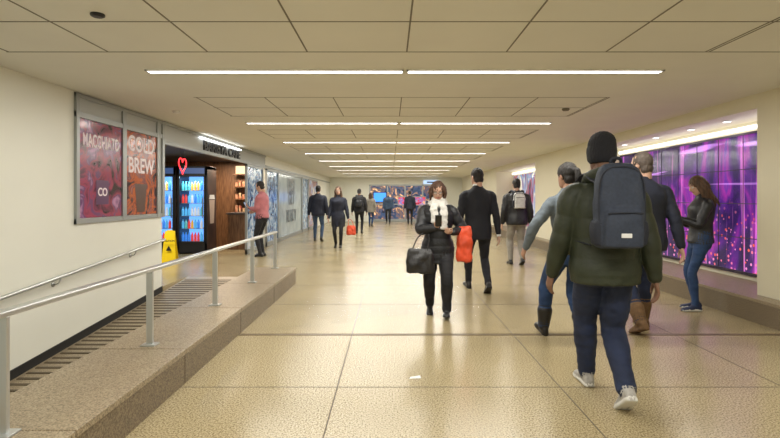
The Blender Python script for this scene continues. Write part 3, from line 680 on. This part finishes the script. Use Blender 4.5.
boxes('counter_body', [(-4.40, -3.78, 14.1, 14.95, 0, .95)], M['wood'], ct, .01)
box('counter_top', -4.44, -3.76, 14.05, 14.98, .95, 1.0, M['shopdk'], ct, .006)
boxes('counter_shelves', [(-4.45, -3.78, 14.75, 14.98, z, z + .03) for z in (1.35, 1.7, 2.05)], M['wood'], ct)
mk = []
for z in (1.38, 1.73, 1.0):
    for i in range(6): mk.append((-4.40 + i * .10, -4.34 + i * .10, 14.80, 14.86, z, z + random.uniform(.10, .2)))
boxes('packets', mk, mat('packet_colours', (.6, .45, .25), .5, col2=(.5, .08, .05), vscale=9), ct)
box('menu_screen', -4.44, -3.85, 14.96, 14.99, 2.1, 2.32, mat('menu_glow', (.3, .2, .1), .4, emit=(1, .75, .45), es=1.2), ct)
wf = group('wet_floor_sign', (-4.80, 11.35, 0), .15)
for e in (-1, 1):
    v = [(-.15, e * .13 - .006, 0), (.15, e * .13 - .006, 0), (.15, e * .13 + .006, 0), (-.15, e * .13 + .006, 0), (-.10, e * .012 - .006, .68), (.10, e * .012 - .006, .68), (.10, e * .012 + .006, .68), (-.10, e * .012 + .006, .68)]
    meshobj('leaf_%d' % (e + 2), v, BF, M['yellow'], wf)
box('hinge', -.06, .06, -.02, .02, .67, .70, M['yellow'], wf, .005)
text('warning_text', 'CAUTION', (0, -.110, .47), (math.radians(80), 0, 0), .055, M['black'], wf)
meshobj('warning_triangle', [(-.06, -.118, .26), (.06, -.118, .26), (0, -.100, .37)], [(0, 1, 2)], M['black'], wf)
nh = group('neon_heart_sign'); src = Src(); pts = []
for i in range(33):
    t = 2 * math.pi * i / 32; pts.append((XL - .05, 9.15 + .0105 * 16 * math.sin(t) ** 3, 1.98 + .0095 * (13 * math.cos(t) - 5 * math.cos(2 * t) - 2 * math.cos(3 * t) - math.cos(4 * t))))
tube(src, pts, [.010] * 33, 'n', n=8, per=2); rawobj('neon_tube', src, M['neon'], nh)
src = Src(); tube(src, [(XL - .05, 9.05, 2.08), (XL - .05, 9.05, 2.29)], [.002] * 2, 'n', n=6); tube(src, [(XL - .05, 9.25, 2.08), (XL - .05, 9.25, 2.29)], [.002] * 2, 'n', n=6)
rawobj('hanging_wires', src, M['black'], nh)
glassw = mat('frosted_glass', (.36, .43, .45), .15, var=.25, vscale=3, emit=(.5, .6, .65), es=.06)
inkd = mat('window_vinyl_dark', (.08, .10, .12), .3)
blueg = poster_mat('poster_blue', [(.02, .03, .06), (.05, .12, .25), (.25, .35, .45), (.5, .5, .5)], 4, .25)
def sf(name, y0, y1, m, zt=2.25):
    g = group(name); boxes('frame', [(XL, XL + .05, y0, y0 + .06, 0, zt), (XL, XL + .05, y1 - .06, y1, 0, zt), (XL, XL + .05, y0, y1, zt - .06, zt), (XL, XL + .05, y0, y1, 0, .12)], M['alum'], g, .004)
    box('glass', XL + .005, XL + .02, y0 + .06, y1 - .06, .12, zt - .06, m, g); return g
w = sf('window_2', 12.9, 14.6, blueg)
w = sf('window_3', 15.0, 16.6, blueg)
w = sf('window_4', 16.6, 21.0, glassw)
text('vinyl_lettering', 'GET\nREADY', (XL + .026, 18.9, 1.05), RW, .62, inkd, w)
v = []
for i in range(9):
    for j in range(9):
        if random.random() < .5 or (i in (0, 8)) or (j in (0, 8)): v.append((XL + .02, XL + .025, 18.2 + i * .14, 18.34 + i * .14, 1.55 + j * .06, 1.61 + j * .06))
boxes('vinyl_code', v, inkd, w)
w = sf('door_1', 21.1, 22.6, blueg)
w = sf('window_5', 22.8, 25.5, poster_mat('poster_mix', [(.03, .03, .05), (.3, .1, .1), (.2, .3, .5), (.6, .5, .3)], 2, .3))
box('trim_5', XL, XL + .03, 15.0, YE, 2.28, 2.34, M['alum'])
# ------------------------------------------------------------------ right display
def display_mat():
    m = bpy.data.materials.new('display_artwork'); m.use_nodes = True; nt = m.node_tree; b = nt.nodes['Principled BSDF']; N = nt.nodes.new; K = nt.links.new
    tc = N('ShaderNodeTexCoord'); mp = N('ShaderNodeMapping'); mp.inputs['Scale'].default_value = (1, .8, .45); mp.inputs['Rotation'].default_value = (.6, 0, 0)
    K(tc.outputs['Object'], mp.inputs[0])
    n = N('ShaderNodeTexNoise'); n.inputs['Scale'].default_value = 1.4; n.inputs['Detail'].default_value = 5; n.inputs['Distortion'].default_value = 1.2
    K(mp.outputs[0], n.inputs['Vector']); r = N('ShaderNodeValToRGB'); e = r.color_ramp.elements
    e[0].position = .32; e[0].color = (.008, .003, .035, 1); e[1].position = .74; e[1].color = (.85, .25, .65, 1)
    for p_, c in ((.44, (.022, .006, .08)), (.51, (.09, .010, .22)), (.57, (.36, .02, .34)), (.61, (.12, .02, .36)), (.67, (.65, .05, .30))):
        k = e.new(p_); k.color = (*c, 1)
    K(n.outputs['Fac'], r.inputs[0])
    def streak(scale, rot, lo, hi, col, sc=1.0, dist=.3):
        mq = N('ShaderNodeMapping'); mq.inputs['Scale'].default_value = scale; mq.inputs['Rotation'].default_value = rot; K(tc.outputs['Object'], mq.inputs[0])
        q = N('ShaderNodeTexNoise'); q.inputs['Scale'].default_value = sc; q.inputs['Detail'].default_value = 2; q.inputs['Distortion'].default_value = dist; K(mq.outputs[0], q.inputs['Vector'])
        ra = N('ShaderNodeValToRGB'); ra.color_ramp.elements[0].position = lo; ra.color_ramp.elements[0].color = (0, 0, 0, 1); ra.color_ramp.elements[1].position = hi; ra.color_ramp.elements[1].color = (*col, 1)
        K(q.outputs['Fac'], ra.inputs[0]); return ra
    s1 = streak((1, 9, .35), (0, 0, 0), .60, .74, (.95, .25, .70))
    s2 = streak((1, .45, 7), (.45, 0, 0), .60, .70, (.80, .35, 1.0))
    sx = N('ShaderNodeSeparateXYZ'); K(tc.outputs['Object'], sx.inputs[0])
    vo = N('ShaderNodeTexVoronoi'); vo.inputs['Scale'].default_value = 12; K(tc.outputs['Object'], vo.inputs['Vector'])
    lt = N('ShaderNodeMath'); lt.operation = 'LESS_THAN'; lt.inputs[1].default_value = .25; K(vo.outputs['Distance'], lt.inputs[0])
    mr = N('ShaderNodeMapRange'); mr.inputs[1].default_value = 1.4; mr.inputs[2].default_value = .7; K(sx.outputs[2], mr.inputs[0])
    mu = N('ShaderNodeMath'); mu.operation = 'MULTIPLY'; K(lt.outputs[0], mu.inputs[0]); K(mr.outputs[0], mu.inputs[1])
    hue = N('ShaderNodeValToRGB'); hue.color_ramp.elements[0].color = (1, .12, .04, 1); hue.color_ramp.elements[1].color = (1, .30, .65, 1); hue.color_ramp.elements[0].position = .3; hue.color_ramp.elements[1].position = .7
    K(vo.outputs['Color'], hue.inputs[0])
    up = N('ShaderNodeMapRange'); up.inputs[1].default_value = 1.1; up.inputs[2].default_value = 1.7; K(sx.outputs[2], up.inputs[0])
    m2 = N('ShaderNodeVectorMath'); m2.operation = 'MULTIPLY'; K(s2.outputs[0], m2.inputs[0]); K(up.outputs[0], m2.inputs[1])
    ad = N('ShaderNodeVectorMath'); ad.operation = 'ADD'; K(r.outputs[0], ad.inputs[0]); K(s1.outputs[0], ad.inputs[1])
    a2 = N('ShaderNodeVectorMath'); a2.operation = 'ADD'; K(ad.outputs[0], a2.inputs[0]); K(m2.outputs[0], a2.inputs[1])
    mx = N('ShaderNodeMix'); mx.data_type = 'RGBA'; K(mu.outputs[0], mx.inputs[0]); K(a2.outputs[0], mx.inputs[6]); K(hue.outputs[0], mx.inputs[7])
    K(mx.outputs[2], b.inputs['Emission Color']); b.inputs['Emission Strength'].default_value = .95
    b.inputs['Base Color'].default_value = (.02, .01, .03, 1); b.inputs['Roughness'].default_value = .12; return m
dm = display_mat()
dp = group('display_wall')
box('display_panel', 4.96, 4.998, 6.2, 11.18, .36, 2.29, dm, dp)
boxes('panel_seams', [(4.955, 4.962, q - .006, q + .006, .36, 2.29) for q in np.arange(6.75, 11.1, .55)] + [(4.955, 4.962, 6.2, 11.18, z - .005, z + .005) for z in (.84, 1.32, 1.8)] +
      [(4.94, 4.97, 6.2, 11.18, .33, .37), (4.94, 4.97, 6.2, 11.18, 2.28, 2.31)], mat('display_seam', (.02, .01, .03), .4), dp)
cv = group('cove_light'); box('diffuser', 4.92, 4.96, 6.15, 11.18, 2.34, 2.39, M['cove'], cv)
area('cove_tube', (4.86, 8.6, 2.36), (0, math.radians(60), 0), .06, 4.8, 5, (1, .97, .95), cv)
for i, q in enumerate((7.1, 7.95, 9.0, 10.2)):
    g = group('downlight', (4.6, q, 2.45)); disc('trim_ring', 0, 0, 0, .06, M['white'], .012, g); disc('lens', 0, 0, -.008, .045, M['lampc'], .008, g)
    area('bulb', (0, 0, -.03), (0, 0, 0), .08, .08, 4, (1, .9, .8), g)
d2 = group('display_wall')
box('display_panel', 4.96, 4.998, 15.5, 20.9, .36, 2.29, poster_mat('poster_far', [(.02, .02, .08), (.30, .08, .12), (.15, .25, .5), (.7, .65, .55)], 1.3, .7), d2)
boxes('panel_seams', [(4.955, 4.962, q - .02, q + .02, .36, 2.29) for q in (16.6, 17.7, 18.8, 19.9)], M['alum'], d2)
g = group('cove_light'); box('diffuser', 4.92, 4.96, 15.45, 20.95, 2.34, 2.40, M['cove'], g)
area('cove_tube', (4.86, 18.2, 2.38), (0, math.radians(60), 0), .06, 5.2, 7, (1, .97, .95), g)

# ------------------------------------------------------------------ far end
for b in [(XL, -1.25, YE, YE + .15, 0, ZC), (3.0, XR, YE, YE + .15, 0, ZC), (-1.25, 3.0, YE, YE + .15, 2.2, ZC)]: box('wall_far', *b, M['wall'])
de = group('door_2'); boxes('door_frames', [(q - .04, q + .04, YE - .02, YE + .06, 0, 2.2) for q in (-1.2, -.15, .9, 1.95, 2.95)] + [(-1.25, 3.0, YE - .02, YE + .06, 2.12, 2.2), (-1.2, 2.95, YE, YE + .05, 0, .15), (-1.2, 2.95, YE, YE + .05, 1.0, 1.06)], M['alum'], de)
box('dark_glass', -1.2, 2.95, YE + .04, YE + .06, 0, 2.15, poster_mat('far_shop_glow', [(.015, .015, .025), (.03, .06, .14), (.18, .10, .07), (.9, .55, .3)], 2.6, .9), de)
sg = group('red_shop_sign'); box('sign_panel', .5, 2.1, YE - .06, YE - .03, 1.0, 1.45, poster_mat('far_red_display', [(.1, .02, .05), (.7, .05, .04), (.1, .15, .5), (.8, .4, .1)], 3.5, .8), sg)
boxes('sign_frame', [(.45, 2.15, YE - .07, YE - .02, .95, 1.0), (.45, 2.15, YE - .07, YE - .02, 1.45, 1.5), (.45, .5, YE - .07, YE - .02, .95, 1.5), (2.1, 2.15, YE - .07, YE - .02, .95, 1.5)], M['alum'], sg)
tv = group('wall_screen'); box('bezel', -1.0, -.2, YE - .08, YE - .03, 1.15, 1.75, M['black'], tv, .01)
box('picture', -.96, -.24, YE - .085, YE - .08, 1.19, 1.71, mat('blue_screen', (.02, .1, .4), .3, emit=(.05, .3, 1), es=1.5), tv)
tv = group('exit_sign'); box('exit_panel', 2.0, 2.9, YE - .06, YE - .01, 2.24, 2.45, mat('exit_face', (.1, .1, .1), .4, emit=(.5, .7, 1), es=1.2), tv, .01); box('exit_text', 2.2, 2.7, YE - .065, YE - .06, 2.3, 2.38, M['black'], tv)
meshobj('paper_scrap', [(.15, 4.02, .003), (.24, 4.03, .004), (.235, 4.07, .012), (.16, 4.06, .004), (.195, 4.045, .014)], [(0, 1, 4), (1, 2, 4), (2, 3, 4), (3, 0, 4)], M['white'])

# ------------------------------------------------------------------ camera, world
w = bpy.data.worlds.new('world'); S.world = w; w.use_nodes = True; w.node_tree.nodes['Background'].inputs[0].default_value = (1, .96, .9, 1); w.node_tree.nodes['Background'].inputs[1].default_value = .3
cd = bpy.data.cameras.new('camera'); cd.lens = 24; cd.sensor_width = 36; cd.shift_y = -21 / 780; cd.clip_start = .05
co = bpy.data.objects.new('camera', cd); co.location = (0, 0, 1.4); co.rotation_euler = (math.pi / 2, 0, 0); S.collection.objects.link(co); S.camera = co
